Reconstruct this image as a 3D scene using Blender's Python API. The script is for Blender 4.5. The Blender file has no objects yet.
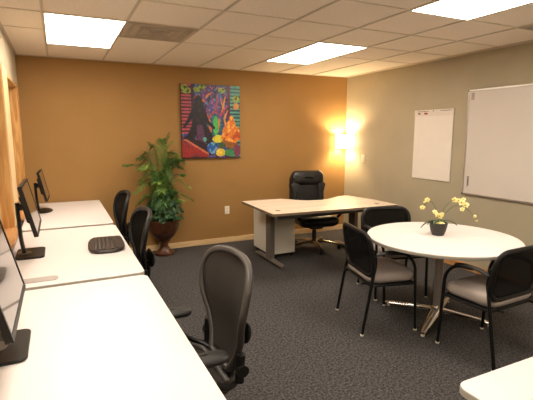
import bpy, bmesh, math, random
from mathutils import Vector, Matrix, noise
PI = math.pi
S = bpy.context.scene
COL = S.collection
random.seed(7)

# ------------------------------------------------------------------ materials
def lin(c):
    return tuple(((v/255)/12.92 if v/255 <= .04045 else (((v/255)+.055)/1.055)**2.4) for v in c)

def mat(name, rgb, rough=.5, metal=0, var=.06, scale=20, bump=0, bscale=200, coat=0, alpha=1, spec=.5, stretch=None):
    """procedural surface: base colour broken up by noise, optional fine bump"""
    m = bpy.data.materials.new(name); m.use_nodes = True
    nt = m.node_tree; N = nt.nodes; L = nt.links
    b = N['Principled BSDF']
    b.inputs['Roughness'].default_value = rough; b.inputs['Metallic'].default_value = metal
    b.inputs['Coat Weight'].default_value = coat; b.inputs['Alpha'].default_value = alpha
    b.inputs['Specular IOR Level'].default_value = spec
    c = lin(rgb)
    tc = N.new('ShaderNodeTexCoord'); mp = N.new('ShaderNodeMapping'); L.new(tc.outputs['Object'], mp.inputs[0])
    if stretch: mp.inputs['Scale'].default_value = stretch
    no = N.new('ShaderNodeTexNoise'); no.inputs['Scale'].default_value = scale; no.inputs['Detail'].default_value = 4
    L.new(mp.outputs[0], no.inputs['Vector'])
    cr = N.new('ShaderNodeValToRGB'); cr.color_ramp.elements[0].position = .3; cr.color_ramp.elements[1].position = .7
    cr.color_ramp.elements[0].color = (*[v*(1-var) for v in c], 1); cr.color_ramp.elements[1].color = (*[min(1, v*(1+var)) for v in c], 1)
    L.new(no.outputs['Fac'], cr.inputs[0]); L.new(cr.outputs[0], b.inputs['Base Color'])
    if bump:
        n2 = N.new('ShaderNodeTexNoise'); n2.inputs['Scale'].default_value = bscale; n2.inputs['Detail'].default_value = 3
        L.new(tc.outputs['Object'], n2.inputs['Vector'])
        bp = N.new('ShaderNodeBump'); bp.inputs['Strength'].default_value = bump; bp.inputs['Distance'].default_value = .004
        L.new(n2.outputs['Fac'], bp.inputs['Height']); L.new(bp.outputs[0], b.inputs['Normal'])
    return m

def emis(name, rgb, strength):
    m = bpy.data.materials.new(name); m.use_nodes = True; N = m.node_tree.nodes
    b = N['Principled BSDF']; b.inputs['Base Color'].default_value = (.9, .9, .88, 1)
    b.inputs['Emission Color'].default_value = (*rgb, 1); b.inputs['Emission Strength'].default_value = strength
    return m

def carpet_mat():
    m = bpy.data.materials.new('carpet'); m.use_nodes = True; N = m.node_tree.nodes; L = m.node_tree.links
    b = N['Principled BSDF']; b.inputs['Roughness'].default_value = 1; b.inputs['Specular IOR Level'].default_value = .1
    tc = N.new('ShaderNodeTexCoord')
    n1 = N.new('ShaderNodeTexNoise'); n1.inputs['Scale'].default_value = 58; n1.inputs['Detail'].default_value = 5; n1.inputs['Roughness'].default_value = .9
    L.new(tc.outputs['Object'], n1.inputs['Vector'])
    vo = N.new('ShaderNodeTexVoronoi'); vo.inputs['Scale'].default_value = 130; L.new(tc.outputs['Object'], vo.inputs['Vector'])
    r1 = N.new('ShaderNodeValToRGB'); e = r1.color_ramp.elements
    e[0].position = .40; e[0].color = (*lin((38, 38, 41)), 1); e[1].position = .62; e[1].color = (*lin((116, 112, 110)), 1)
    L.new(n1.outputs['Fac'], r1.inputs[0])
    mx = N.new('ShaderNodeMixRGB'); mx.blend_type = 'MULTIPLY'; mx.inputs[0].default_value = .5
    r2 = N.new('ShaderNodeValToRGB'); r2.color_ramp.elements[0].color = (1, 1, 1, 1); r2.color_ramp.elements[1].color = (.35, .34, .33, 1); r2.color_ramp.elements[1].position = .8
    L.new(vo.outputs['Distance'], r2.inputs[0]); L.new(r1.outputs[0], mx.inputs[1]); L.new(r2.outputs[0], mx.inputs[2])
    L.new(mx.outputs[0], b.inputs['Base Color'])
    bp = N.new('ShaderNodeBump'); bp.inputs['Strength'].default_value = .6; bp.inputs['Distance'].default_value = .006
    L.new(n1.outputs['Fac'], bp.inputs['Height']); L.new(bp.outputs[0], b.inputs['Normal'])
    return m

def wood_mat(name, dark, light, rough=.45, axis=2, scale=9):
    m = bpy.data.materials.new(name); m.use_nodes = True; N = m.node_tree.nodes; L = m.node_tree.links
    b = N['Principled BSDF']; b.inputs['Roughness'].default_value = rough
    tc = N.new('ShaderNodeTexCoord'); mp = N.new('ShaderNodeMapping'); L.new(tc.outputs['Object'], mp.inputs[0])
    s = [scale]*3; s[axis] = scale*.09; mp.inputs['Scale'].default_value = s
    n = N.new('ShaderNodeTexNoise'); n.inputs['Scale'].default_value = 3; n.inputs['Detail'].default_value = 6; n.inputs['Distortion'].default_value = .8
    L.new(mp.outputs[0], n.inputs['Vector'])
    r = N.new('ShaderNodeValToRGB'); e = r.color_ramp.elements
    e[0].position = .32; e[0].color = (*lin(dark), 1); e[1].position = .62; e[1].color = (*lin(light), 1)
    L.new(n.outputs['Fac'], r.inputs[0]); L.new(r.outputs[0], b.inputs['Base Color'])
    return m

def attr_mat(name, rough=.4):
    m = bpy.data.materials.new(name); m.use_nodes = True; N = m.node_tree.nodes; L = m.node_tree.links
    b = N['Principled BSDF']; b.inputs['Roughness'].default_value = rough
    a = N.new('ShaderNodeAttribute'); a.attribute_name = 'paint'
    n = N.new('ShaderNodeTexNoise'); n.inputs['Scale'].default_value = 60
    mx = N.new('ShaderNodeMixRGB'); mx.blend_type = 'OVERLAY'; mx.inputs[0].default_value = .25
    tc = N.new('ShaderNodeTexCoord'); L.new(tc.outputs['Object'], n.inputs['Vector'])
    L.new(a.outputs['Color'], mx.inputs[1]); L.new(n.outputs['Fac'], mx.inputs[2]); L.new(mx.outputs[0], b.inputs['Base Color'])
    return m

M = dict(
    wall_brown=mat('ochre_brown_paint', (160, 120, 66), .8, var=.03, scale=3, bump=.15, bscale=120),
    wall_beige=mat('khaki_beige_paint', (176, 164, 138), .8, var=.03, scale=3, bump=.15, bscale=120),
    wall_cream=mat('cream_paint', (182, 168, 140), .8, var=.03, scale=3, bump=.15, bscale=120),
    tile=mat('mineral_ceiling_tile', (243, 231, 213), .95, var=.06, scale=60, bump=.5, bscale=90),
    tbar=mat('ceiling_grid_metal', (204, 190, 168), .6, var=.02),
    tbar2=mat('ceiling_cross_bar', (226, 213, 192), .7, var=.02),
    vent=mat('grey_vent_metal', (186, 172, 152), .7, var=.05),
    carpet=carpet_mat(),
    pine=wood_mat('honey_pine', (190, 128, 62), (226, 172, 102)),
    pine_pale=wood_mat('pale_pine_edge', (214, 178, 126), (236, 208, 162)),
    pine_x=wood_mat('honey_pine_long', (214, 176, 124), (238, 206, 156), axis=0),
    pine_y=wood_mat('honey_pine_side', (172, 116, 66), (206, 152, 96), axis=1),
    lam=mat('white_laminate', (233, 225, 221), .38, var=.012, scale=8),
    lam_edge=mat('grey_edge_band', (176, 168, 156), .5, var=.03),
    desk=wood_mat('pale_desk_laminate', (206, 186, 162), (218, 202, 182), .4, axis=0, scale=5),
    desk_edge=mat('taupe_edge_band', (128, 110, 90), .5, var=.04),
    greymet=mat('grey_powder_coat', (112, 104, 96), .45, .3, var=.04),
    darkmet=mat('dark_steel', (48, 45, 43), .5, .3, var=.05),
    white=mat('white_metal_cabinet', (226, 220, 206), .45, var=.01),
    whiteboard=mat('whiteboard_surface', (216, 206, 196), .25, var=.015, scale=2),
    paper=mat('paper', (230, 220, 208), .8, var=.015, scale=10),
    alu=mat('brushed_aluminium', (196, 188, 178), .35, .7, var=.05),
    chrome=mat('chrome', (214, 208, 200), .12, 1, var=.02),
    black=mat('black_plastic', (19, 18, 17), .45, var=.08, scale=40, spec=.35),
    blackmat=mat('black_tube_enamel', (14, 13, 13), .4, var=.08, scale=40, spec=.35),
    pad=mat('soft_black_armpad', (40, 38, 37), .5, var=.08, scale=60),
    rim=mat('grey_chair_rim', (64, 59, 55), .45, var=.05),
    leather=mat('black_leather', (19, 17, 16), .38, var=.15, scale=30, bump=.35, bscale=160),
    mesh=mat('black_mesh_fabric', (13, 12, 12), .9, var=.2, scale=300, alpha=.84, spec=.15),
    mesh2=mat('charcoal_mesh_fabric', (54, 50, 46), .75, var=.2, scale=300, alpha=.90, spec=.2),
    seat=mat('light_grey_upholstery', (168, 156, 148), .95, var=.06, scale=90, bump=.4, bscale=250),
    glass=mat('screen_glass', (62, 54, 50), .12, var=.03, coat=.6),
    key=mat('dark_key_plastic', (58, 46, 40), .42, var=.1, scale=60),
    keybase=mat('keyboard_case', (44, 34, 30), .4, var=.08),
    ink=mat('black_ink', (60, 54, 52), .7, var=.05),
    inkred=mat('red_ink', (150, 62, 60), .7, var=.05),
    soil=mat('potting_moss', (74, 60, 36), .95, var=.3, scale=80, bump=.8, bscale=80),
    urn=mat('bronzed_urn_glaze', (76, 44, 28), .28, var=.55, scale=22, bump=.3, bscale=40),
    leaf=mat('palm_green', (58, 98, 36), .5, var=.35, scale=12),
    leaf2=mat('pale_palm_green', (122, 156, 66), .5, var=.3, scale=12),
    ivy=mat('ivy_green', (52, 90, 50), .45, var=.4, scale=18),
    stem=mat('green_stem', (88, 110, 46), .6, var=.2),
    orchidleaf=mat('orchid_leaf', (58, 76, 40), .4, var=.2),
    petal=mat('yellow_petal', (242, 230, 158), .6, var=.12, scale=60),
    heart=mat('orchid_centre', (214, 164, 40), .6, var=.1),
    potblack=mat('ribbed_dark_pot', (44, 40, 36), .45, var=.15, scale=30),
    strip=mat('grey_reflection_strip', (178, 166, 158), .5, var=.04),
    plate=mat('ivory_plastic', (236, 226, 206), .4, var=.01),
    shade=None, lens=None,
)
LIGHT = (1.0, .895, .765)
M['lens'] = emis('troffer_lens', LIGHT, 16.5)
M['shade'] = emis('lit_lamp_shade', (1.0, .78, .46), 14)
M['art'] = attr_mat('painted_canvas')

# ------------------------------------------------------------------ object helpers
def obj(name, bm, m, parent=None, smooth=True, bevel=0, label=None, sub=0):
    me = bpy.data.meshes.new(name)
    bmesh.ops.recalc_face_normals(bm, faces=bm.faces)
    bm.to_mesh(me); bm.free()
    o = bpy.data.objects.new(name, me); COL.objects.link(o)
    for mm in (m if isinstance(m, (list, tuple)) else [m]): me.materials.append(mm)
    if parent: o.parent = parent
    if bevel:
        md = o.modifiers.new('bevel', 'BEVEL'); md.width = bevel; md.segments = 3; md.limit_method = 'ANGLE'; md.angle_limit = math.radians(40)
    if sub:
        md = o.modifiers.new('sub', 'SUBSURF'); md.levels = sub; md.render_levels = sub
    if smooth:
        for p in me.polygons: p.use_smooth = True
        if not sub:
            try: me.set_sharp_from_angle(angle=math.radians(38))
            except Exception: pass
    if label: o['label'] = label
    return o

def thing(name, label, cat, loc=(0, 0, 0), rz=0, group=None):
    o = bpy.data.objects.new(name, None); COL.objects.link(o); o.empty_display_size = .1
    o.location = loc; o.rotation_euler = (0, 0, rz); o['label'] = label; o['category'] = cat
    if group: o['group'] = group
    return o

def tag(o, label, cat, group=None):
    o['label'] = label; o['category'] = cat
    if group: o['group'] = group
    return o

def struct(o): o['kind'] = 'structure'; return o

def dup(root, loc, rz, label, group=None):
    r = root.copy(); COL.objects.link(r); r.location = loc; r.rotation_euler = (0, 0, rz); r['label'] = label
    if group: r['group'] = group
    for ch in list(root.children):
        c = ch.copy(); COL.objects.link(c); c.parent = r
        for g in list(ch.children):
            d = g.copy(); COL.objects.link(d); d.parent = c
    return r

def box(bm, x0, x1, y0, y1, z0, z1, mi=0):
    v = [bm.verts.new(p) for p in ((x0, y0, z0), (x1, y0, z0), (x1, y1, z0), (x0, y1, z0), (x0, y0, z1), (x1, y0, z1), (x1, y1, z1), (x0, y1, z1))]
    for f in ((0, 3, 2, 1), (4, 5, 6, 7), (0, 1, 5, 4), (1, 2, 6, 5), (2, 3, 7, 6), (3, 0, 4, 7)):
        bm.faces.new([v[i] for i in f]).material_index = mi
    return v
def B(*a):
    bm = bmesh.new(); box(bm, *a); return bm

def tube(bm, pts, r, n=10, closed=False, flat=1.0, mi=0):
    pts = [Vector(p) for p in pts]; K = len(pts); rings = []
    rr = r if isinstance(r, (list, tuple)) else [r]*K
    T = []
    for i in range(K):
        a = pts[(i-1) % K] if (closed or i > 0) else pts[i]
        b = pts[(i+1) % K] if (closed or i < K-1) else pts[i]
        T.append((b-a).normalized())
    up = Vector((0, 0, 1)) if abs(T[0].z) < .9 else Vector((1, 0, 0))
    nrm = (up - T[0]*up.dot(T[0])).normalized()
    for i in range(K):
        if i: nrm = (nrm - T[i]*nrm.dot(T[i])).normalized()
        bn = T[i].cross(nrm)
        rings.append([bm.verts.new(pts[i] + nrm*math.cos(2*PI*k/n)*rr[i]*flat + bn*math.sin(2*PI*k/n)*rr[i]) for k in range(n)])
    for i in range(K if closed else K-1):
        A, Bq = rings[i], rings[(i+1) % K]
        for k in range(n):
            bm.faces.new([A[k], A[(k+1) % n], Bq[(k+1) % n], Bq[k]]).material_index = mi
    if not closed:
        bm.faces.new(rings[0][::-1]).material_index = mi; bm.faces.new(rings[-1]).material_index = mi
def T(*a, **k):
    bm = bmesh.new(); tube(bm, *a, **k); return bm

def smoothpath(P, n=6):
    """Catmull-Rom through the points"""
    P = [Vector(p) for p in P]; Q = [P[0]*2-P[1]] + P + [P[-1]*2-P[-2]]; out = []
    for i in range(1, len(Q)-2):
        for k in range(n):
            t = k/n; a, b, c, d = Q[i-1], Q[i], Q[i+1], Q[i+2]
            out.append(.5*((2*b) + (c-a)*t + (2*a-5*b+4*c-d)*t*t + (3*b-a-3*c+d)*t**3))
    out.append(P[-1]); return out

def fillet(P, r, n=5):
    """polyline with rounded corners"""
    P = [Vector(p) for p in P]; out = [P[0]]
    for i in range(1, len(P)-1):
        a = (P[i-1]-P[i]); b = (P[i+1]-P[i]); q = min(r, a.length*.49, b.length*.49)
        s = P[i]+a.normalized()*q; e = P[i]+b.normalized()*q
        for k in range(n+1):
            t = k/n; out.append((1-t)**2*s + 2*t*(1-t)*P[i] + t*t*e)
    out.append(P[-1]); return out

def lathe(prof, n=32, cx=0, cy=0, cap=True):
    bm = bmesh.new(); rings = []
    for (r, z) in prof:
        rings.append([bm.verts.new((cx+r*math.cos(2*PI*k/n), cy+r*math.sin(2*PI*k/n), z)) for k in range(n)])
    for A, Bq in zip(rings, rings[1:]):
        for k in range(n): bm.faces.new([A[k], A[(k+1) % n], Bq[(k+1) % n], Bq[k]])
    if cap:
        bm.faces.new(rings[0][::-1]); bm.faces.new(rings[-1])
    return bm

def slab(outline, z0, z1, ev=.003, top_mi=0, side_mi=1):
    """flat board from a 2-D outline with small rounded edge; edge faces use material 1"""
    bm = bmesh.new()
    cx = sum(p[0] for p in outline)/len(outline); cy = sum(p[1] for p in outline)/len(outline)
    def ring(z, ins):
        R = []
        for x, y in outline:
            d = math.hypot(x-cx, y-cy) or 1; R.append(bm.verts.new((x-(x-cx)/d*ins, y-(y-cy)/d*ins, z)))
        return R
    rs = [ring(z0, ev), ring(z0+ev, 0), ring(z1-ev, 0), ring(z1, ev)]
    n = len(outline)
    for a, b in zip(rs, rs[1:]):
        for k in range(n): bm.faces.new([a[k], a[(k+1) % n], b[(k+1) % n], b[k]]).material_index = side_mi
    bm.faces.new(rs[0][::-1]).material_index = top_mi; bm.faces.new(rs[-1]).material_index = top_mi
    return bm

def rrect(x0, x1, y0, y1, r, n=7):
    out = []
    for cx, cy, a0 in ((x1-r, y1-r, 0), (x0+r, y1-r, 90), (x0+r, y0+r, 180), (x1-r, y0+r, 270)):
        for k in range(n+1):
            a = math.radians(a0+90*k/n); out.append((cx+r*math.cos(a), cy+r*math.sin(a)))
    return out

def cushion(w, d, h, r=.05, n=12, dome=.35, taper=0):
    """soft upholstered pad, centred at 0, bottom at z=0"""
    bm = bmesh.new(); layers = []
    for q in range(9):
        a = -PI/2 + PI*q/8
        ins = (1-math.cos(a))*h*.5; z = h/2+math.sin(a)*h/2
        layers.append([bm.verts.new((x*(1+taper*y/d), y, z)) for x, y in rrect(-w/2+ins, w/2-ins, -d/2+ins, d/2-ins, r, n)])
    for a, b in zip(layers, layers[1:]):
        m_ = len(a)
        for k in range(m_): bm.faces.new([a[k], a[(k+1) % m_], b[(k+1) % m_], b[k]])
    for L_, s in ((layers[0], -1), (layers[-1], 1)):
        z = L_[0].co.z; prev = L_
        for f in (.7, .35):
            R = [bm.verts.new((v.co.x*f, v.co.y*f, z+s*h*dome*(1-f*f)*(1 if s > 0 else .2))) for v in L_]
            for k in range(len(R)): bm.faces.new([prev[k], prev[(k+1) % len(R)], R[(k+1) % len(R)], R[k]])
            prev = R
        bm.faces.new(prev)
    return bm

def xf(bm, mtx): bmesh.ops.transform(bm, matrix=mtx, verts=bm.verts); return bm
def mv(x, y, z): return Matrix.Translation((x, y, z))
def rot(a, ax): return Matrix.Rotation(a, 4, ax)

# ------------------------------------------------------------------ room
XL, XR, YB, YF, H = -.374, 4.283, 5.87, -2.2, 2.5
WT = .12
struct(obj('floor', B(XL-.5, XR+WT, YF-WT, YB+WT, -.1, 0), M['carpet'], smooth=False))
struct(obj('wall_back', B(XL-.5, XR+WT, YB, YB+WT, 0, H+.1), M['wall_brown'], smooth=False))
struct(obj('wall_right', B(XR, XR+WT, YF, YB, 0, H+.1), M['wall_beige'], smooth=False))
struct(obj('wall_front', B(XL-.5, XR+WT, YF-WT, YF, 0, H+.1), M['wall_cream'], smooth=False))
# left wall with a row of deep wood-lined windows
WZ0, WZ1, RD = .80, 2.125, .15
bays = [(.55, 1.62), (1.88, 2.95), (3.21, 4.10), (4.50, 5.60)]
bm = bmesh.new()
box(bm, XL-RD, XL, YF, YB, WZ1, H+.1); box(bm, XL-RD, XL, YF, YB, 0, WZ0)
ys = [YF]+[v for b in bays for v in b]+[YB]
for a, b in zip(ys[0::2], ys[1::2]): box(bm, XL-RD, XL, a, b, WZ0, WZ1)
struct(obj('wall_left', bm, M['wall_cream'], smooth=False))
struct(obj('wall_left', B(XL-.5, XL-.45, YF, YB, 0, H+.1), M['wall_cream'], smooth=False))
gl = mat('window_glass', (200, 205, 200), .05, var=.01, alpha=.35)
for i, (a, b) in enumerate(bays):
    w = struct(bpy.data.objects.new('window_%d' % (i+1), None)); COL.objects.link(w); w.location = (XL, a, WZ0)
    t = .02
    bm = bmesh.new()
    # reveal lining
    box(bm, -RD, .004, 0, t, 0, WZ1-WZ0); box(bm, -RD, .004, b-a-t, b-a, 0, WZ1-WZ0); box(bm, -RD, .004, t, b-a-t, WZ1-WZ0-t, WZ1-WZ0)
    obj('window_frame', bm, M['pine'], w, smooth=False)
    bm = bmesh.new(); box(bm, -RD, .045, t, b-a-t, 0, .025); obj('sill', bm, M['pine_y'], w, smooth=False, bevel=.004)
    bm = bmesh.new(); box(bm, -RD+.004, -RD+.012, t, b-a-t, .025, WZ1-WZ0-t); obj('pane', bm, gl, w, smooth=False)
# pale wooden posts between the windows
for i, (a, b) in enumerate(zip([v[1] for v in bays[:-1]], [v[0] for v in bays[1:]])):
    struct(obj('trim_%d' % (i+1), B(XL, XL+.012, a+.01, b-.01, WZ0+.03, WZ1+.03), M['pine_pale'], smooth=False, bevel=.003))
struct(obj('trim_4', B(XL, XL+.012, bays[-1][1]+.005, bays[-1][1]+.09, WZ0+.03, WZ1), M['pine'], smooth=False, bevel=.003))
# skirting
struct(obj('baseboard_back', B(XL, XR-.012, YB-.014, YB, 0, .078), M['pine_x'], smooth=False, bevel=.004))
struct(obj('baseboard_right', B(XR-.014, XR, YF, YB, 0, .078), M['pine_y'], smooth=False, bevel=.004))
# ceiling: tiles and exposed grid
CX0, CW = -.039, .6075
lights = [(0, 3.757), (4, 3.757), (4, 1.32), (0, 1.32), (4, -1.12), (0, -1.12)]
struct(obj('ceiling', B(XL-.5, XR+WT, YF-WT, YB+WT, H, H+.1), M['tile'], smooth=False))
bm = bmesh.new(); bm2 = bmesh.new()
def bar(x0, x1, y0, y1): box(bm, x0, x1, y0, y1, H-.007, H+.002)
for k in range(0, 8): x = CX0+k*CW; bar(x-.010, x+.010, YF, YB)
rows = [3.757+.61*k for k in (-9, -8, -7, -6, -5, -4, -3, -2, -1, 0, 1)]
cols = [XL]+[CX0+k*CW for k in range(8)]+[XR]
for ci in range(len(cols)-1):
    x0, x1 = cols[ci], cols[ci+1]
    for y in rows:
        if any(abs(cols[ci]-(CX0+L_[0]*CW)) < .01 and L_[1]+.02 < y < L_[1]+1.2 for L_ in lights): continue
        box(bm2, x0+.010, x1-.010, y-.005, y+.005, H-.006, H+.002)
    if any(abs(cols[ci]-(CX0+L_[0]*CW)) < .01 for L_ in lights): box(bm2, x0+.010, x1-.010, 4.977-.006, 4.977+.006, H-.006, H+.002)
bar(XL, XL+.02, YF, YB); bar(XR-.02, XR, YF, YB); bar(XL+.02, XR-.02, YB-.02, YB)
struct(obj('trim_5', bm, M['tbar'], smooth=False))
struct(obj('trim_6', bm2, M['tbar2'], smooth=False))
# recessed fluorescent panels
place = {(0, 3.757): 'recessed fluorescent ceiling panel at upper left, beside the grey vent',
         (4, 3.757): 'recessed fluorescent ceiling panel between the painting and the sconce, seen smallest',
         (4, 1.32): 'recessed fluorescent ceiling panel at upper right, above the round table',
         (0, 1.32): 'recessed fluorescent ceiling panel above the nearest computer table, out of frame',
         (4, -1.12): 'recessed fluorescent ceiling panel behind the viewer on the right',
         (0, -1.12): 'recessed fluorescent ceiling panel behind the viewer on the left'}
for (k, y) in lights:
    x = CX0+k*CW
    t = thing('ceiling_light', place[(k, y)], 'ceiling light', (x+CW/2, y+.61, H), 0, 'fluorescent ceiling panels')
    bm = bmesh.new(); a, b = CW/2-.004, .61-.004
    for (p, q, r_, s_) in ((-a, a, -b, -b+.009), (-a, a, b-.009, b), (-a, -a+.009, -b+.009, b-.009), (a-.009, a, -b+.009, b-.009)):
        box(bm, p, q, r_, s_, -.010, 0)
    obj('frame', bm, M['white'], t, smooth=False)
    obj('diffuser', B(-a+.009, a-.009, -b+.009, b-.009, -.009, -.001), M['lens'], t, smooth=False)
# air vents
def vent(x, y, w, d, label):
    t = thing('ceiling_vent', label, 'air vent', (x+w/2, y+d/2, H), 0)
    bm = bmesh.new(); a, b = w/2-.013, d/2-.012
    for (p, q, r_, s_) in ((-a, a, -b, -b+.03), (-a, a, b-.03, b), (-a, -a+.03, -b+.03, b-.03), (a-.03, a, -b+.03, b-.03)):
        box(bm, p, q, r_, s_, -.012, 0)
    obj('frame', bm, M['vent'], t, smooth=False)
    bm = bmesh.new()
    for s_ in (.25, .23, .17, .15, .09, .07):
        for (p, q, r_, u_) in ((-s_, s_, -s_, -s_+.012), (-s_, s_, s_-.012, s_), (-s_, -s_+.012, -s_, s_), (s_-.012, s_, -s_, s_)):
            box(bm, p, q, r_, u_, -.010-.02*(.25-s_), -.002)
    obj('louver', bm, M['vent'], t, smooth=False)
    obj('backing', B(-a+.03, a-.03, -b+.03, b-.03, -.004, -.001), M['vent'], t, smooth=False)
vent(CX0+CW, 3.757, CW, .61, 'square grey air vent in the ceiling beside the left light panel')
vent(CX0+6*CW, 1.93, CW, .61, 'square grey air vent at the right end of the ceiling near the whiteboard')

# wall plates
t = thing('wall_outlet', 'small white power outlet low on the brown wall', 'outlet', (2.186, YB, .487))
obj('cover_plate', B(-.036, .036, -.007, 0, -.058, .058), M['plate'], t, bevel=.003)
for dz in (-.024, .024):
    o = obj('socket', B(-.017, .017, -.010, -.007, dz-.014, dz+.014), M['plate'], t, bevel=.002)
    bm = bmesh.new(); box(bm, -.008, -.005, -.011, -.0095, dz-.005, dz+.007); box(bm, .005, .008, -.011, -.0095, dz-.005, dz+.007)
    obj('slot', bm, M['ink'], o, smooth=False)
t = thing('light_switch', 'white rocker light switch on the beige wall beside the lamp', 'light switch', (XR, 5.40, 1.215))
obj('cover_plate', B(-.007, 0, -.038, .038, -.06, .06), M['plate'], t, bevel=.003)
obj('rocker', B(-.012, -.007, -.016, .016, -.032, .032), M['plate'], t, bevel=.002)

# ------------------------------------------------------------------ corner sconce
LX, LY, LZ = 4.135, 5.735, 1.475
t = thing('wall_sconce', 'glowing drum wall lamp in the corner between brown and beige walls', 'wall lamp', (LX, LY, LZ))
R_, hh = .118, .108
obj('lamp_shade', lathe([(R_, -hh), (R_, hh), (R_-.004, hh), (R_-.004, -hh), (R_, -hh)], 40, cap=False), M['shade'], t)
bm = bmesh.new(); d = Vector((1, 1, 0)).normalized()
for z in (-hh+.012, hh-.012):
    tube(bm, [(-R_, 0, z), (R_, 0, z)], .003, 6); tube(bm, [(0, -R_, z), (0, R_, z)], .003, 6)
tube(bm, [(0, 0, -hh+.012), (0, 0, hh-.012)], .006, 8)
tube(bm, [(R_*.7, R_*.7, 0), (.13, .12, 0)], .007, 8)
obj('bracket', bm, M['darkmet'], t)
obj('wall_plate', B(.112, .148, .045, .134, -.05, .05), M['darkmet'], t, bevel=.004)
li = bpy.data.lights.new('sconce_bulb', 'POINT'); li.energy = 60; li.color = (1, .76, .44); li.shadow_soft_size = .03
lo = bpy.data.objects.new('sconce_bulb', li); COL.objects.link(lo); lo.location = (0.02, 0.02, .03); lo.parent = t

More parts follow.
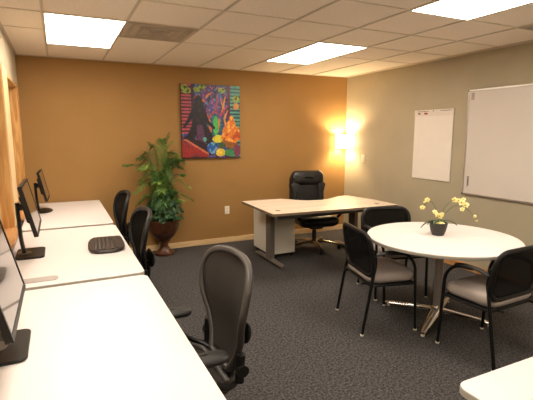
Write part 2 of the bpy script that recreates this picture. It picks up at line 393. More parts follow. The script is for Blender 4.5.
# ------------------------------------------------------------------ painting
def art():
    x0, x1, z0, z1 = 1.532, 2.392, 1.257, 2.268
    W, Hh = x1-x0, z1-z0; NX, NZ = 104, 122
    t = thing('painting', 'colourful unframed canvas of a dark figure and an orange figure among trees', 'painting', ((x0+x1)/2, YB, (z0+z1)/2))
    obj('canvas', B(-W/2, W/2, -.036, -.001, -Hh/2, Hh/2), M['ink'], t, smooth=False, bevel=.003)
    def seg(u, v, a, b):
        ax, ay = a; bx, by = b; dx, dy = bx-ax, by-ay; L2 = dx*dx+dy*dy
        q = max(0, min(1, ((u-ax)*dx+(v-ay)*dy)/L2)); return math.hypot(u-ax-q*dx, (v-ay-q*dy)*1.17), q
    def path(u, v, P, r0, r1):
        n = len(P)-1
        for i in range(n):
            d_, q = seg(u, v, P[i], P[i+1])
            if d_ < r0+(r1-r0)*(i+q)/n: return True
        return False
    def ell(u, v, cx, cy, rx, ry): return ((u-cx)/rx)**2+((v-cy)/ry)**2 < 1
    branches = [((.60, .62), (.64, .45), (.70, .30), (.66, .18)), ((.66, .40), (.78, .28)), ((.64, .44), (.58, .30), (.52, .20)), ((.70, .30), (.74, .16)),
                ((.48, .66), (.47, .50), (.42, .38), (.34, .30)), ((.45, .45), (.54, .36), (.60, .38)), ((.42, .38), (.44, .26)), ((.76, .62), (.72, .45), (.78, .34)),
                ((.36, .22), (.44, .14), (.52, .10)), ((.58, .30), (.62, .12)), ((.40, .20), (.36, .10))]
    def colr(u, v):
        n1 = noise.noise(Vector((u*9, v*9, 1.3))); n2 = noise.noise(Vector((u*22, v*22, 4.1))); n3 = noise.noise(Vector((u*5, v*5, 8)))
        c = (26, 22, 54)
        n4 = noise.noise(Vector((u*34, v*34, 2.2))); n5 = noise.noise(Vector((u*15+n1*2, v*15+n2*2, 6.6)))
        if n1 > .15: c = (84, 46, 108)
        elif n1 < -.2: c = (38, 74, 150)
        if abs(n5) < .045: c = (150, 72, 60) if n3 > 0 else (60, 110, 150)
        if n4 > .38: c = (170, 90, 120)
        if n2 < -.33: c = (70, 120, 170)
        if ell(u, v, .56, .62, .15, .24): c = (40, 110, 120) if n2 > 0 else (30, 78, 120)
        if u < .17 and v < .66:
            c = (186, 78, 88) if (v*22) % 1 < .55 else (84, 28, 44)
        if .16 < u < .21: c = (66, 30, 56)
        if u > .83:
            c = (86, 158, 136) if (v*20) % 1 < .6 else (28, 66, 84)
            if ell(u, v, .93, .28, .05, .05): c = (210, 140, 60)
        if .78 < u < .83: c = (96, 34, 48)
        for i, P in enumerate(branches):
            if path(u, v, P, .022, .008): c = [(214, 120, 60), (178, 70, 80), (120, 60, 130), (224, 150, 70)][i % 4]
        for (cx, cy) in ((.10, .09), (.28, .06), (.69, .07), (.94, .18), (.05, .05), (.36, .03)):
            if ell(u+n2*.03, v+n1*.03, cx, cy, .065, .042): c = (150, 168, 52) if n2 > -.1 else (50, 84, 30)
        if ell(u, v+n2*.02, .57, .55, .045, .14): c = (80, 190, 90)
        if ell(u+n2*.03, v, .60, .735, .10, .055): c = (232, 216, 60)
        # dark standing / seated figure
        if ell(u, v, .285, .205, .055, .06) or path(u, v, [(.29, .27), (.27, .38), (.30, .50)], .085, .10) or path(u, v, [(.22, .32), (.12, .48), (.04, .57)], .04, .02) \
           or path(u, v, [(.36, .34), (.43, .50), (.54, .58)], .04, .022) or path(u, v, [(.26, .52), (.16, .68), (.08, .74)], .075, .05) or path(u, v, [(.32, .54), (.44, .68), (.48, .92)], .08, .05):
            c = (24, 18, 26) if n2 < .2 else (44, 30, 48)
        if path(u, v, [(.30, .58), (.33, .76)], .055, .07): c = (96, 54, 88)
        if ell(u, v, .16, .90, .3, .16) and v > .70: c = (44, 22, 34)
        # red stool at the lower left
        if v > .74 and u < .44 and v > .74+.52*(u-.08) and v > .72+(.06-u)*.5 and v < .985:
            c = (168, 44, 40) if n1 < .15 else (120, 48, 60)
            if v < .77+.52*(u-.08): c = (214, 120, 84)
        # orange seated figure
        if ell(u, v, .845, .475, .048, .062) or path(u, v, [(.845, .53), (.84, .62), (.82, .72)], .075, .11) or path(u, v, [(.74, .60), (.70, .72), (.78, .80)], .045, .03) or path(u, v, [(.94, .60), (.97, .72), (.86, .80)], .045, .03):
            c = (232, 128, 40) if n2 < .15 else (250, 176, 80)
            if n1 < -.22: c = (190, 78, 30)
        if path(u, v, [(.70, .80), (.92, .84)], .05, .05): c = (150, 92, 40)
        if ell(u, v, .50, .86, .085, .08): c = (40, 90, 170) if n2 < .1 else (110, 170, 210)
        if ell(u, v, .65, .925, .085, .055): c = (240, 206, 70)
        if ell(u, v, .82, .93, .10, .05): c = (60, 140, 84)
        if ell(u, v, .68, .83, .06, .04): c = (64, 90, 60)
        if ell(u, v, .94, .90, .06, .09): c = (130, 60, 90)
        if ell(u, v, .38, .74, .03, .03): c = (90, 180, 170)
        k_ = .80+.35*n4
        return (*[q_*max(.5, k_) for q_ in lin(c)], 1)
    bm = bmesh.new(); lay = bm.loops.layers.float_color.new('paint')
    V = [[bm.verts.new((-W/2+.002+(W-.004)*i/NX, -.0368, Hh/2-.002-(Hh-.004)*j/NZ)) for i in range(NX+1)] for j in range(NZ+1)]
    for j in range(NZ):
        for i in range(NX):
            f = bm.faces.new([V[j][i], V[j+1][i], V[j+1][i+1], V[j][i+1]])
            c = colr((i+.5)/NX, (j+.5)/NZ)
            for l in f.loops: l[lay] = c
    obj('painted_image', bm, M['art'], t, smooth=False)
art()

# ------------------------------------------------------------------ flip chart pad and whiteboard on the right wall
y0, y1, z0, z1 = 3.717, 4.335, 1.018, 1.898
t = thing('flip_chart_pad', 'large white paper pad hung on the beige wall left of the whiteboard', 'paper pad', (XR, (y0+y1)/2, z0))
w = (y1-y0)/2; h = z1-z0
obj('paper_sheets', B(-.016, -.002, -w, w, 0, h-.004), M['paper'], t, smooth=False, bevel=.002)
obj('binding_strip', B(-.021, -.001, -w-.002, w+.002, h-.075, h), mat('pad_header', (222, 210, 196), .6, var=.02), t, smooth=False, bevel=.003)
bm = bmesh.new()   # small illegible print on the header
def mark(a, b, c, d): box(bm, -.0225, -.0208, a, b, c, d)
for k in range(9): mark(w-.045-.022*k-.014, w-.045-.022*k, h-.022, h-.014)
obj('printed_text', bm, M['ink'], t, smooth=False); bm = bmesh.new()
for k in range(10): mark(-w+.03+.017*k, -w+.03+.017*k+.012, h-.020, h-.013)
obj('printed_text', bm, M['ink'], t, smooth=False); bm = bmesh.new(); mark(w-.10, w-.06, h-.052, h-.036)
obj('printed_emblem', bm, M['ink'], t, smooth=False); bm = bmesh.new(); mark(-.012, .004, h-.022, h-.012)
obj('printed_text', bm, M['ink'], t, smooth=False)
obj('printed_emblem', B(-.0225, -.0208, w-.22, w-.165, h-.056, h-.034), M['inkred'], t, smooth=False)

y0, y1, z0, z1 = 1.10, 3.525, .898, 2.092
t = thing('whiteboard', 'large wall-mounted whiteboard with thin aluminium frame', 'whiteboard', (XR, (y0+y1)/2, z0))
w = (y1-y0)/2; h = z1-z0
obj('board_surface', B(-.02, -.002, -w+.01, w-.01, .01, h-.01), M['whiteboard'], t, smooth=False)
bm = bmesh.new(); q = .022
box(bm, -.028, 0, -w, w, 0, q); box(bm, -.028, 0, -w, w, h-q, h); box(bm, -.028, 0, -w, -w+q, q, h-q); box(bm, -.028, 0, w-q, w, q, h-q)
obj('frame', bm, M['alu'], t, smooth=False, bevel=.003)
obj('pen_tray', B(-.075, -.02, -w+.3, w-.98, -.012, .004), M['alu'], t, smooth=False, bevel=.004)
bm = bmesh.new()    # small vertical handwriting near the lower left corner and a sticker in the upper left
P = []
for k in range(40):
    P.append((-.0206, w-.075+.014*math.sin(k*1.9)+.006*math.sin(k*.7), .10+.115*k/39))
tube(bm, P, .0022, 5)
obj('handwriting', bm, M['ink'], t)
obj('sticker', B(-.0215, -.0198, w-.085, w-.045, h-.115, h-.035), mat('greyish_sticker', (176, 158, 146), .7, var=.1, scale=60), t, smooth=False)
for yy, zz in ((w-.012, .012), (w-.012, h-.012)):
    obj('corner_screw', B(-.031, -.027, yy-.007, yy+.007, zz-.007, zz+.007), M['darkmet'], t, smooth=False)

# ------------------------------------------------------------------ computer tables along the left wall
TZ = .76
def comp_table(y0, y1, x0, x1, label, group, name='computer_table', z=TZ, inset=.22):
    t = thing(name, label, 'table', ((x0+x1)/2, (y0+y1)/2, 0), 0, group)
    w, d = (x1-x0)/2, (y1-y0)/2
    obj('tabletop', slab(rrect(-w, w, -d, d, .045), z-.028, z, .003), [M['lam'], M['lam_edge']], t)
    for s in (-1, 1):
        yy = s*(d-inset)
        o = obj('leg', B(-.235, -.165, yy-.02, yy+.02, .03, z-.028), M['greymet'], t, bevel=.006)
        obj('foot', B(-w+.07, w-.07, yy-.03, yy+.03, .0, .03), M['greymet'], o, bevel=.01)
        obj('top_bracket', B(-w+.12, w-.12, yy-.02, yy+.02, z-.05, z-.028), M['greymet'], o, bevel=.004)
    obj('cross_rail', B(-.22, -.18, -d+inset+.02, d-inset-.02, .45, .53), M['greymet'], t, bevel=.004)
    return t
comp_table(.99, 2.565, -.345, .432, 'nearest of the three white computer tables along the left wall', 'computer tables')
comp_table(2.610, 4.17, -.345, .434, 'middle white computer table with the black keyboard on it', 'computer tables')
comp_table(4.235, 5.845, -.345, .432, 'farthest white computer table, against the brown back wall', 'computer tables', inset=.60)
comp_table(.20, .955, 1.185, 2.70, 'white table whose rounded corner shows at the lower right of the photo', None, 'side_table', .74)

# monitors
def monitor(cx, cy, cz, W, Hh, tilt, yaw, bx, by, base, label, oval=False):
    t = thing('computer_monitor', label, 'monitor', (bx, by, TZ), yaw, 'monitors on the computer tables')
    o_ = Vector((cx-bx, cy-by, cz-TZ))
    Mx = Matrix.Translation(o_) @ rot(-tilt, 'Y')
    D = .022
    bm = B(-D, 0, -W/2, W/2, -Hh/2, Hh/2)
    bez = bmesh.new(); q = .014
    for a in ((-W/2, W/2, -Hh/2, -Hh/2+q*1.3), (-W/2, W/2, Hh/2-q, Hh/2), (-W/2, -W/2+q, -Hh/2+q*1.3, Hh/2-q), (W/2-q, W/2, -Hh/2+q*1.3, Hh/2-q)):
        box(bez, -.004, .004, *a)
    obj('housing', xf(bm, Mx), M['black'], t, bevel=.005)
    obj('bezel', xf(bez, Mx), M['black'], t, smooth=False)
    obj('screen', xf(B(-.001, .0015, -W/2+q, W/2-q, -Hh/2+q*1.3, Hh/2-q), Mx), M['glass'], t, smooth=False)
    obj('rear_cover', xf(B(-D-.025, -D, -W*.26, W*.26, -Hh*.28, Hh*.28), Mx), M['black'], t, bevel=.012)
    back = Mx @ Vector((-D-.025, 0, 0))
    bw, bd = base
    if oval: bmb = slab([(bd/2*math.cos(2*PI*k/28), bw/2*math.sin(2*PI*k/28)) for k in range(28)], .001, .014, .004, 0, 0)
    else: bmb = slab(rrect(-bd/2, bd/2, -bw/2, bw/2, .03), .001, .014, .004, 0, 0)
    b = obj('base', bmb, M['black'], t)
    if not oval: obj('base_inset', slab([(-bd*.2+.045*math.cos(2*PI*k/24), .05*math.sin(2*PI*k/24)) for k in range(24)], .014, .018, .002, 0, 0), M['greymet'], b)
    x0 = -bd*.22
    top = min(back.x-.03, -.02)
    obj('stand', T(smoothpath([(x0, 0, .012), (x0-.012, 0, .12), (top-.012, 0, back.z*.7), (top-.015, 0, back.z+.03)], 5), [.030]*16, 10, flat=.45), M['black'], t)
    obj('hinge', T([(top-.012, 0, back.z), (back.x+.004, 0, back.z)], .024, 12), M['black'], t)
    return t
monitor(-.210, 1.800, 1.100, .575, .335, .23, .0, -.240, 1.87, (.29, .17), 'nearest monitor, cut by the left edge of the photo, on the nearest table')
monitor(-.190, 3.340, 1.110, .580, .335, .22, .0, -.222, 3.36, (.29, .18), 'middle monitor on a square base, behind the keyboard')
monitor(-.160, 5.200, 1.054, .470, .315, .20, -.03, -.190, 5.22, (.30, .19), 'farthest and smallest monitor on an oval foot, near the brown wall', oval=True)

# keyboard
def keyboard():
    t = thing('keyboard', 'curved black keyboard on the middle computer table', 'keyboard', (.275, 3.375, TZ), math.radians(-3))
    L, D_ = .235, .115
    def out(s):
        P = []
        for k in range(48):
            a = 2*PI*k/48; c_, s_ = math.cos(a), math.sin(a)
            y = math.copysign(abs(s_)**.55, s_)*L*s; x = math.copysign(abs(c_)**.5, c_)*D_*s
            x += .02*(1-(y/L)**2) if x > 0 else -.008*(1-(y/L)**2)
            P.append((x, y))
        return P
    obj('case', slab(out(1), .002, .022, .008, 0, 0), M['keybase'], t)
    obj('wrist_rest', slab([(x*.25+.095, y*.86) for x, y in out(1)], .018, .027, .004, 0, 0), M['keybase'], t)
    for r in range(5):
        for k in range(15):
            y = -.186+.0265*k; x = -.078+.0285*r+.010*(1-(y/L)**2)
            if r == 4 and 4 < k < 9: continue
            obj('key', slab(rrect(x-.011, x+.011, y-.0105, y+.0105, .003, 2), .021, .029, .002, 0, 0), M['key'], t, smooth=False)
    obj('space_bar', slab(rrect(-.078+.114-.003, -.078+.114+.018, -.055, .055, .004, 2), .021, .029, .002, 0, 0), M['key'], t)
keyboard()
tag(obj('reflection_strip', slab(rrect(-.285, -.050, 2.685, 2.765, .025), TZ+.0005, TZ+.005, .001, 0, 0), M['strip']), 'pale grey flat strip standing in for a reflection at the front edge of the middle table', 'strip')  # thin grey slab added in place of a probable reflection on the tabletop

# ------------------------------------------------------------------ round table
RX, RY = 2.872, 2.545
t = thing('round_table', 'round white meeting table on a crossed chrome pedestal', 'table', (RX, RY, 0))
r = .611
obj('tabletop', lathe([(r-.006, .710), (r, .716), (r, .734), (r-.005, .740)], 96), [M['lam']], t)
obj('edge_band', lathe([(r+.0005, .714), (r+.0015, .717), (r+.0015, .733), (r+.0005, .736)], 96, cap=False), M['lam_edge'], t)
obj('column', lathe([(.034, .08), (.034, .69), (.10, .695), (.10, .710)], 28), M['alu'], t)
obj('hub', lathe([(.02, .045), (.05, .05), (.055, .09), (.036, .13)], 28), M['chrome'], t)
bc = Vector((RX+.06, RY+.02, 0))
for (fx, fy) in ((3.172, 2.229), (2.509, 2.351), (2.70, 2.985), (3.29, 2.79)):
    a = math.atan2(fy-RY, fx-RX); L = math.hypot(fx-RX, fy-RY)
    d = Vector((math.cos(a), math.sin(a), 0))
    bm = bmesh.new()
    tube(bm, [d*.03+Vector((0, 0, .085)), d*L*.35+Vector((0, 0, .072)), d*L*.8+Vector((0, 0, .045)), d*L+Vector((0, 0, .032))], [.046, .038, .028, .020], 12, flat=.55)
    o = obj('foot', bm, M['chrome'], t)
    obj('glide', lathe([(.014, .0), (.016, .012), (.008, .03)], 14, d.x*(L-.02), d.y*(L-.02)), M['plate'], o)

# ------------------------------------------------------------------ guest chairs
def guest_chair(loc, rz, label):
    """faces local +y"""
    t = thing('guest_chair', label, 'chair', loc, rz, 'guest chairs around the round table')
    tr = .0125
    for s in (-1, 1):
        o = obj('leg', T(fillet([(s*.262, .235, .006), (s*.262, .205, .57), (s*.262, .13, .655), (s*.262, -.02, .668)], .10, 7), tr, 12), M['blackmat'], t)
        obj('glide', lathe([(.013, 0), (.015, .004), (.015, .012), (.011, .016)], 12, s*.262, .235), M['plate'], o)
        o = obj('leg', T(fillet([(s*.262, -.235, .006), (s*.258, -.165, .42), (s*.252, -.130, .60), (s*.248, -.150, .70)], .12, 7), tr, 12), M['blackmat'], t)
        obj('glide', lathe([(.013, 0), (.015, .004), (.015, .012), (.011, .016)], 12, s*.262, -.235), M['plate'], o)
        obj('armrest', T(smoothpath([(s*.262, .125, .664), (s*.264, .04, .676), (s*.262, -.06, .674), (s*.256, -.145, .650)], 5), [.012]+[.024]*13+[.016, .014], 12, flat=.5), M['black'], t)
    bm = bmesh.new()
    tube(bm, [(-.258, .205, .405), (.258, .205, .405)], .011, 10); tube(bm, [(-.256, -.165, .405), (.256, -.165, .405)], .011, 10)
    tube(bm, [(-.18, .205, .405), (-.18, -.212, .405)], .010, 10); tube(bm, [(.18, .205, .405), (.18, -.212, .405)], .010, 10)
    for s in (-1, 1): tube(bm, [(s*.261, .20, .405), (s*.256, -.165, .405)], .010, 10)
    obj('seat_frame', bm, M['blackmat'], t)
    obj('seat_shell', xf(cushion(.465, .40, .03, .07, 6, .05), mv(0, .035, .398)), M['black'], t)
    obj('seat', xf(cushion(.490, .425, .088, .085, 8, .25), mv(0, .035, .408)), M['seat'], t)
    # backrest: slightly bowed rounded frame with mesh
    def bp(x, z):
        return Vector((x, -.145-.03*(1-(x/.25)**2)-(z-.50)*.16, z))
    out = rrect(-.255, .255, .468, .822, .095, 7)
    bm = bmesh.new()
    tube(bm, [bp(x, z) for x, z in out], .019, 10, closed=True, flat=1.1)
    obj('back_frame', bm, M['black'], t)
    bm = bmesh.new(); n = 12; layers = []
    for f in (1, .75, .5, .25):
        layers.append([bm.verts.new(bp(x*f, .6625+(z-.6625)*f)) for x, z in out])
    for a, b in zip(layers, layers[1:]):
        for k in range(len(a)): bm.faces.new([a[k], a[(k+1) % len(a)], b[(k+1) % len(a)], b[k]])
    bm.faces.new(layers[-1])
    o = obj('backrest', bm, M['mesh'], t)
    md = o.modifiers.new('solid', 'SOLIDIFY'); md.thickness = .004
    return t
CA = guest_chair((2.379, 2.776, 0), math.radians(-103), 'guest chair left of the round table, its back to the viewer side')
dup(CA, (2.995, 3.26, 0), math.radians(163), 'guest chair behind the round table, nearest the office desk')
dup(CA, (2.812, 2.0, 0), math.radians(2), 'guest chair at right with its mesh back cut by the photo edge')
CA['label'] = 'guest chair left of the round table, its mesh back turned to the grey carpet'

# ------------------------------------------------------------------ star base shared by swivel chairs
def star(t, m_leg, r=.31, rot0=0, hub=.055, lz=.085):
    obj('gas_column', lathe([(.028, .08), (.028, .26), (.018, .262), (.018, .40)], 20), M['darkmet'], t)
    obj('hub', lathe([(.03, .065), (hub, .07), (hub, .11), (.035, .13)], 20), m_leg, t)
    for k in range(5):
        a = rot0+2*PI*k/5; d = Vector((math.cos(a), math.sin(a), 0))
        o = obj('leg', T([d*.03+Vector((0, 0, lz+.015)), d*r*.55+Vector((0, 0, lz+.01)), d*r+Vector((0, 0, lz-.015))], [.026, .02, .015], 10, flat=.8), m_leg, t)
        bm = bmesh.new(); n = Vector((-d.y, d.x, 0)); c_ = d*r+Vector((0, 0, .028))
        for s in (-1, 1): tube(bm, [c_+n*s*.006, c_+n*s*.024], .0275, 16)
        tube(bm, [c_-n*.008+Vector((0, 0, 0)), c_+n*.008], .012, 8); tube(bm, [c_, c_+Vector((0, 0, .045))], .008, 8)
        obj('caster', bm, M['black'], o)

# ------------------------------------------------------------------ mesh task chairs
def task_chair(loc, rz, label):
    """faces local +y, arms along x = +-.26"""
    t = thing('task_chair', label, 'office chair', loc, rz, 'mesh task chairs at the computer tables')
    star(t, M['black'], .32, .3)
    def sp(x, y): return Vector((x, y, .47+.02*(x/.25)**2-.035*max(0, (y-.10)/.12)**2*1.0))
    so = rrect(-.25, .25, -.22, .22, .10, 6)
    obj('seat_frame', T([sp(x, y) for x, y in so], .016, 10, closed=True), M['rim'], t)
    bm = bmesh.new(); L0 = None
    for f in (1, .7, .4, .15):
        Ln = [bm.verts.new(sp(x*f, y*f)-Vector((0, 0, .014*(1-f)))) for x, y in so]
        if L0: 
            for k in range(len(Ln)): bm.faces.new([L0[k], L0[(k+1) % len(Ln)], Ln[(k+1) % len(Ln)], Ln[k]])
        L0 = Ln
    bm.faces.new(L0); o = obj('seat', bm, M['mesh2'], t); md = o.modifiers.new('s', 'SOLIDIFY'); md.thickness = .006
    obj('tilt_mechanism', xf(cushion(.20, .30, .085, .04, 5, .05), mv(0, -.05, .36)), M['black'], t)
    # back outline: narrow at the bottom, broad shoulders
    half = [(.115, .515), (.135, .55), (.165, .61), (.210, .70), (.252, .79), (.278, .87), (.285, .94), (.268, 1.01), (.215, 1.062), (.12, 1.085), (.0, 1.09)]
    half = [(x, .475+(z-.475)*.90) for x, z in half]
    out = half+[(-x, z) for x, z in half[-2::-1]]
    def bp(x, z):
        q = (z-.475)
        return Vector((x, -.215-.05*math.sin(min(1, q/.30)*PI)*.5-.20*q-.02+.05*(x/.26)**2, z))
    ring = [bp(x, z) for x, z in out]
    bm = bmesh.new(); tube(bm, smoothpath(ring, 3)+[], .0165, 10); tube(bm, [ring[0], ring[-1]], .016, 10)
    obj('back_frame', bm, M['rim'], t)
    bm = bmesh.new(); rows_ = []
    for i in range(len(half)-1):
        x, z = half[i]; rows_.append([bm.verts.new(bp(x*k/6, z)+Vector((0, -.012*(1-(k/6)**2), 0))) for k in range(-6, 7)])
    for a, b in zip(rows_, rows_[1:]):
        for k in range(12): bm.faces.new([a[k], a[k+1], b[k+1], b[k]])
    tp = bm.verts.new(bp(0, 1.027))
    for k in range(12): bm.faces.new([rows_[-1][k], rows_[-1][k+1], tp])
    o = obj('backrest', bm, M['mesh2'], t); md = o.modifiers.new('s', 'SOLIDIFY'); md.thickness = .005
    # rear yoke
    obj('back_support', T(smoothpath([(0, -.14, .40), (0, -.26, .41), (0, -.31, .50), (0, -.325, .64)], 5), [.045]*16, 12, flat=.5), M['black'], t)
    obj('lumbar_pad', xf(cushion(.26, .10, .022, .04, 5, .2), mv(0, -.335, .66) @ rot(PI/2+.2, 'X')), M['black'], t)
    for s in (-1, 1):
        o = obj('armrest', xf(cushion(.095, .255, .036, .042, 6, .15), mv(s*.262, -.055, .652)), M['pad'], t)
        obj('arm_support', T(smoothpath([(s*.262, -.02, .655), (s*.272, -.06, .60), (s*.262, -.15, .53), (s*.19, -.24, .49), (s*.07, -.29, .47)], 5), [.022]*21, 12, flat=.7), M['black'], t)
        obj('adjustment_knob', T([(s*.20, -.262, .56), (s*.245, -.262, .56)], .028, 16), M['black'], t)
        obj('arm_post', T([(s*.215, -.255, .50), (s*.215, -.262, .63)], .022, 12), M['black'], t)
    return t
TC = task_chair((.405, 1.865, 0), math.radians(91), 'large grey-rimmed mesh task chair in the foreground at the nearest table')
d1 = dup(TC, (.24, 3.27, 0), math.radians(90), 'mesh task chair tucked under the middle computer table')
d2 = dup(TC, (.25, 4.37, 0), math.radians(92), 'mesh task chair tucked under the farthest computer table')

for d_ in (d1, d2):
    for c in d_.children:
        if c.name.startswith('back_frame'):
            c.material_slots[0].link = 'OBJECT'; c.material_slots[0].material = M['black']
        elif c.name.startswith('backrest'):
            c.material_slots[0].link = 'OBJECT'; c.material_slots[0].material = M['mesh']
# ------------------------------------------------------------------ office desk
def desk():
    x0, x1, yf, yb, z = 2.05, 3.70, 3.99, 5.03, .74
    t = thing('office_desk', 'pale bow-backed office desk with grey metal legs by the brown wall', 'desk', (0, 0, 0))
    out = [(2.045, 4.075), (2.06, 4.06), (3.70, 3.965), (3.712, 3.98), (3.715, 4.45), (3.64, 4.90), (3.60, 4.915)]
    arc = [(3.45, 4.875), (3.28, 4.78), (3.10, 4.715), (2.95, 4.72), (2.82, 4.80), (2.72, 4.93), (2.64, 5.03)]
    out += [tuple(v[:2]) for v in smoothpath([(3.60, 4.915, 0)]+[(a, b, 0) for a, b in arc], 4)][1:]
    out += [(2.10, 5.06), (2.085, 5.05)]
    out = out[::-1]
    bm = bmesh.new()
    ring0 = [bm.verts.new((x, y, z-.028)) for x, y in out]; ring1 = [bm.verts.new((x, y, z)) for x, y in out]
    for k in range(len(out)): bm.faces.new([ring0[k], ring0[(k+1) % len(out)], ring1[(k+1) % len(out)], ring1[k]]).material_index = 1
    f0 = bm.faces.new(ring0[::-1]); f1 = bm.faces.new(ring1)
    bmesh.ops.triangulate(bm, faces=[f0, f1])
    obj('desktop', bm, [M['desk'], M['desk_edge']], t, smooth=False)
    for (gx, gy) in ((2.19, 4.24), (3.52, 4.14)):
        obj('cable_grommet', lathe([(.030, z), (.030, z+.003), (.022, z+.004), (.010, z+.0015)], 20, gx, gy), M['desk_edge'], t)
    for x in (2.315, 3.585):
        o = obj('leg', B(x-.03, x+.03, 4.62, 4.76, .045, z-.028), M['greymet'], t, bevel=.008)
        obj('foot', T([(x, 4.33, .028), (x, 4.40, .036), (x, 4.7, .042), (x, 5.02, .036), (x, 5.10, .028)], [.026, .034, .038, .034, .026], 12, flat=.7), M['greymet'], o)
        obj('support_arm', B(x-.02, x+.02, 4.12, 4.86, z-.06, z-.028), M['greymet'], o, bevel=.004)
    obj('beam', B(2.12, 3.64, 4.085, 4.115, z-.075, z-.028), M['darkmet'], t, bevel=.003)
    obj('rear_beam', B(2.346, 3.555, 4.66, 4.70, z-.09, z-.028), M['darkmet'], t, bevel=.003)
desk()
t = thing('pedestal_cabinet', 'small white drawer pedestal under the left end of the office desk', 'cabinet', (2.575, 5.09, 0), math.radians(0))
obj('body', B(-.185, .170, -.27, .27, .045, .655), M['white'], t, smooth=False, bevel=.005)
for z0_, z1_ in ((.05, .29), (.30, .47), (.48, .648)):
    o = obj('drawer', B(-.18, .165, .27, .285, z0_, z1_), M['white'], t, smooth=False, bevel=.004)
    obj('handle', B(-.06, .08, .285, .295, z1_-.035, z1_-.02), M['alu'], o, smooth=False)
for sx in (-.15, .135):
    for sy in (-.23, .23):
        obj('caster', T([(sx-.014, sy, .022), (sx+.014, sy, .022)], .0215, 14), M['black'], t)
obj('plinth', B(-.17, .155, -.255, .255, .03, .045), M['black'], t, smooth=False)

# executive chair (faces local +y)
t = thing('executive_chair', 'high-backed black leather swivel chair behind the office desk', 'office chair', (3.175, 5.03, 0), math.radians(170)); t.scale = (1.06, 1.06, 1.01)
star(t, M['chrome'], .33, .22)
obj('tilt_mechanism', xf(cushion(.20, .26, .06, .04, 5, .05), mv(0, -.02, .285)), M['darkmet'], t)
obj('seat', xf(cushion(.54, .52, .15, .09, 8, .25), mv(0, 0, .335)), M['leather'], t)
def tilted(dy, z, a=.12): return mv(0, dy, z) @ rot(PI/2+a, 'X')
obj('backrest', xf(cushion(.50, .60, .11, .10, 8, .3, taper=-.08), tilted(-.245, .74)), M['leather'], t)
obj('side_bolster', xf(cushion(.09, .46, .12, .043, 6, .3), mv(-.19, -.205, .70) @ rot(PI/2+.12, 'X')), M['leather'], t)
obj('side_bolster', xf(cushion(.09, .46, .12, .043, 6, .3), mv(.19, -.205, .70) @ rot(PI/2+.12, 'X')), M['leather'], t)
obj('head_cushion', xf(cushion(.47, .21, .12, .08, 8, .35), tilted(-.225, .965)), M['leather'], t)
for s in (-1, 1):
    o = obj('armrest', xf(cushion(.07, .28, .045, .03, 6, .2), mv(s*.29, .02, .605)), M['leather'], t)
    obj('arm_support', T(smoothpath([(s*.24, .10, .42), (s*.29, .17, .50), (s*.295, .13, .610), (s*.295, -.08, .615), (s*.285, -.17, .54), (s*.235, -.13, .45)], 5), [.020]*26, 10), M['black'], t)

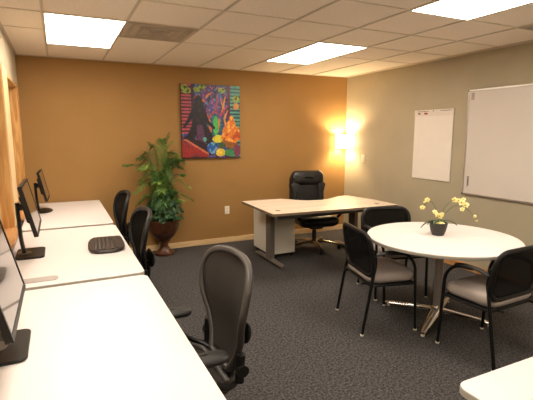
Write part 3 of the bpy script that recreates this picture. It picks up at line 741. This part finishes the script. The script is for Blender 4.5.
# ------------------------------------------------------------------ potted palm
def palm():
    rnd = random.Random(11)
    PX, PY = 1.195, 5.625
    t = thing('potted_palm', 'bushy green palm with ivy in a brown pedestal urn against the brown wall', 'potted plant', (PX, PY, 0))
    obj('urn', lathe([(.115, 0), (.128, .004), (.130, .03), (.112, .045), (.070, .075), (.052, .12), (.060, .165), (.085, .185), (.072, .20), (.10, .225), (.155, .275), (.188, .34), (.200, .41),
                      (.215, .455), (.218, .475), (.205, .48), (.19, .46), (.17, .44)], 40), M['urn'], t)
    obj('soil', lathe([(.01, .455), (.15, .45), (.183, .44)], 24), M['soil'], t)
    def clampy(p):
        if PY+p.y > YB-.03: p.y = YB-.03-PY
        return p
    for k in range(46):
        bm = bmesh.new()
        a = k*2.39996+rnd.uniform(-.2, .2)
        hgt = rnd.uniform(.30, .95) if k > 5 else rnd.uniform(.92, 1.04)
        reach = rnd.uniform(.22, .46) if k > 5 else rnd.uniform(.04, .16)
        dx, dy = math.cos(a), math.sin(a)
        if dx > 0 : reach *= .92
        base = Vector((dx*.05, dy*.05, .46)); top = Vector((dx*reach*.50, dy*reach*.50, .46+hgt*.92))
        end = Vector((dx*reach, dy*reach*.8, .46+hgt*(.90 if reach > .2 else 1.05)-rnd.uniform(-.08, .10)))
        P = smoothpath([base, (base+top)/2+Vector((dx, dy, 0))*-.02, top, end], 7)
        P = [clampy(p) for p in P]
        n = len(P)
        tube(bm, P, [.005*(1-.7*i/n) for i in range(n)], 5, mi=1)
        for i in range(8, n):
            for sub_ in range(2):
                p = P[i].lerp(P[min(i+1, n-1)], sub_/2); tan = (P[min(i+1, n-1)]-P[i-1]).normalized()
                side = tan.cross(Vector((0, 0, 1)))
                if side.length < .1: side = Vector((-dy, dx, 0))
                side.normalize()
                for s in (-1, 1):
                    L = .100*math.sin(PI*min(1, (i-5)/(n-4))*.85+.25)+rnd.uniform(0, .035)
                    dr = (side*s*.75+tan*.8+Vector((0, 0, rnd.uniform(-.25, .30)))).normalized()
                    wv = tan.cross(dr).cross(dr).normalized()*.0040
                    q1 = p+dr*L*.5+Vector((0, 0, -.004)); q2 = p+dr*L+Vector((0, 0, -.03*rnd.random()-.012))
                    vs = [bm.verts.new(clampy(v)) for v in (p-wv*.3, p+wv*.3, q1+wv, q2, q1-wv)]
                    bm.faces.new(vs)
        obj('frond', bm, [M['leaf2'] if k % 3 == 0 else M['leaf'], M['stem']], t, smooth=False)
    # trailing ivy round the base
    bm = bmesh.new()
    for k in range(460):
        a = rnd.uniform(0, 2*PI); ph = rnd.uniform(0, 1); rr = .10+.14*math.sin((.25+.7*ph)*PI)**.6*rnd.uniform(.6, 1.1)
        c_ = Vector((rr*math.cos(a)+.025, rr*math.sin(a), .43+.42*ph+rnd.uniform(-.03, .03)))
        n_ = Vector((math.cos(a), math.sin(a), rnd.uniform(.1, .9))).normalized(); u = n_.cross(Vector((rnd.uniform(-1, 1), rnd.uniform(-1, 1), rnd.uniform(-1, 1)))).normalized(); w_ = n_.cross(u)
        s = rnd.uniform(.018, .034)
        vs = [bm.verts.new(clampy(c_+u*x*s+w_*y*s+n_*zz*s)) for x, y, zz in ((0, -1, 0), (.8, -.5, -.2), (.6, .3, -.1), (0, 1.2, -.5), (-.6, .3, -.1), (-.8, -.5, -.2))]
        bm.faces.new(vs)
    o = obj('ivy', bm, M['ivy'], t, smooth=False, label='dark green ivy leaves'); 
palm()

# ------------------------------------------------------------------ orchid
def orchid():
    rnd = random.Random(3)
    OX, OY, OZ = 2.890, 2.60, .740
    t = thing('potted_orchid', 'yellow orchid in a dark ribbed pot on the round table', 'potted plant', (OX, OY, OZ))
    bm = bmesh.new(); n = 48; prof = [(.040, 0), (.046, .002), (.060, .035), (.070, .075), (.074, .108), (.068, .110), (.064, .10), (.05, .098)]
    rings = [[bm.verts.new(((r+.0012*math.cos(k*PI))*math.cos(2*PI*k/n), (r+.0012*math.cos(k*PI))*math.sin(2*PI*k/n), z)) for k in range(n)] for r, z in prof]
    for A, Bq in zip(rings, rings[1:]):
        for k in range(n): bm.faces.new([A[k], A[(k+1) % n], Bq[(k+1) % n], Bq[k]])
    bm.faces.new(rings[0][::-1]); bm.faces.new(rings[-1])
    obj('pot', bm, M['potblack'], t)
    # direction helpers: right in the picture ~ (.90,-.43)
    ex = Vector((.90, -.43, 0)); ey = Vector((.43, .90, 0))
    def leaf(d, L, droop, w=.022):
        bm = bmesh.new(); P = []
        for k in range(8):
            q = k/7; P.append((d*L*q+Vector((0, 0, .095+.03*math.sin(q*PI)-droop*q*q)), w*math.sin(PI*min(1, .12+q*.88))**.7))
        sd = Vector((-d.y, d.x, 0)).normalized(); prev = None
        for p, ww in P:
            r_ = [bm.verts.new(p-sd*ww+Vector((0, 0, .006))), bm.verts.new(p), bm.verts.new(p+sd*ww+Vector((0, 0, .006)))]
            if prev:
                bm.faces.new([prev[0], prev[1], r_[1], r_[0]]); bm.faces.new([prev[1], prev[2], r_[2], r_[1]])
            prev = r_
        o = obj('leaf', bm, M['orchidleaf'], t); md = o.modifiers.new('s', 'SOLIDIFY'); md.thickness = .003
    leaf(-ex, .150, .035); leaf(ex, .16, .015); leaf((ex*.6+ey).normalized(), .14, .03); leaf((-ex*.5-ey*.4).normalized(), .08, .0); leaf((-ex+ey).normalized(), .10, .02)
    def flower(p, s, face, parent=t):
        bm = bmesh.new(); f = face.normalized(); u = f.cross(Vector((0, 0, 1))).normalized(); v = u.cross(f)
        for k in range(5):
            a = PI/2+k*2*PI/5; d = u*math.cos(a)+v*math.sin(a); sd = f.cross(d); w_ = .42 if k not in (1, 4) else .62
            vs = [bm.verts.new(p+q) for q in (d*s*.08, d*s*.5+sd*s*w_*.9-f*s*.05, d*s*.9+sd*s*w_*.5-f*s*.12, d*s*1.08-f*s*.1, d*s*.9-sd*s*w_*.5-f*s*.12, d*s*.5-sd*s*w_*.9-f*s*.05)]
            bm.faces.new(vs)
        o = obj('flower', bm, M['petal'], parent, smooth=False); md = o.modifiers.new('s', 'SOLIDIFY'); md.thickness = .0025
        b2 = bmesh.new(); bmesh.ops.create_uvsphere(b2, u_segments=10, v_segments=7, radius=s*.26); xf(b2, Matrix.Translation(p+f*s*.12))
        obj('flower_centre', b2, M['heart'], o)
    toview = Vector((-.65, -.72, .1))
    def spray(pts, fl):
        up_ = lambda z: z+max(0, z-.12)*.30
        P = smoothpath([ex*a+ey*b+Vector((0, 0, up_(c_))) for a, b, c_ in pts], 6)
        obj('stem', T(P, .0022, 6), M['stem'], t)
        for (a, b, c_, s) in fl: flower(ex*a+ey*b+Vector((0, 0, up_(c_))), s, toview+Vector((rnd.uniform(-.4, .4), rnd.uniform(-.4, .4), rnd.uniform(-.2, .4))))
    spray([(0, 0, .09), (-.01, 0, .16), (-.06, 0, .24), (-.11, 0, .25), (-.14, 0, .215)], [(-.108, 0, .262, .022), (-.145, 0, .212, .022), (-.125, .01, .245, .014)])
    spray([(.005, 0, .09), (.02, 0, .17), (.07, 0, .235), (.13, 0, .262), (.19, 0, .24), (.23, 0, .21)],
          [(.125, 0, .262, .026), (.185, 0, .245, .030), (.225, 0, .228, .026), (.195, 0, .20, .020), (.16, 0, .26, .018), (.205, .01, .262, .02)])
    spray([(.01, 0, .09), (.05, .02, .16), (.14, .02, .22), (.24, .02, .20), (.33, .02, .135)], [(.318, .02, .150, .014), (.335, .02, .12, .010)])
    spray([(0, -.01, .09), (-.01, -.01, .14), (-.03, -.01, .18)], [(-.042, -.01, .185, .020), (-.022, -.02, .165, .022), (.0, -.02, .158, .028), (.018, -.02, .17, .018)])
    for d in ((-.018, -.03, .108, .02), (.02, -.035, .106, .018), (0, -.02, .112, .018)): flower(ex*d[0]+ey*d[1]+Vector((0, 0, d[2])), d[3], toview+Vector((0, 0, .8)))
orchid()

# ------------------------------------------------------------------ camera, world, colour
cam = bpy.data.cameras.new('camera'); co = bpy.data.objects.new('camera', cam); COL.objects.link(co)
cam.sensor_width = 36; cam.lens = 428.887/533*36; cam.clip_start = .02
p, yw = .153442, .449694
fw = Vector((math.sin(yw)*math.cos(p), math.cos(yw)*math.cos(p), -math.sin(p)))
rt = Vector((math.cos(yw), -math.sin(yw), 0)); up = rt.cross(fw)
co.matrix_world = Matrix(((rt.x, up.x, -fw.x, 0), (rt.y, up.y, -fw.y, 0), (rt.z, up.z, -fw.z, 1.6), (0, 0, 0, 1)))
S.camera = co
w = bpy.data.worlds.new('world'); S.world = w; w.use_nodes = True
w.node_tree.nodes['Background'].inputs[0].default_value = (1, .9, .75, 1); w.node_tree.nodes['Background'].inputs[1].default_value = .05
S.view_settings.view_transform = 'Standard'; S.view_settings.look = 'None'; S.view_settings.exposure = 0; S.view_settings.gamma = 1
S.view_settings.use_curve_mapping = False
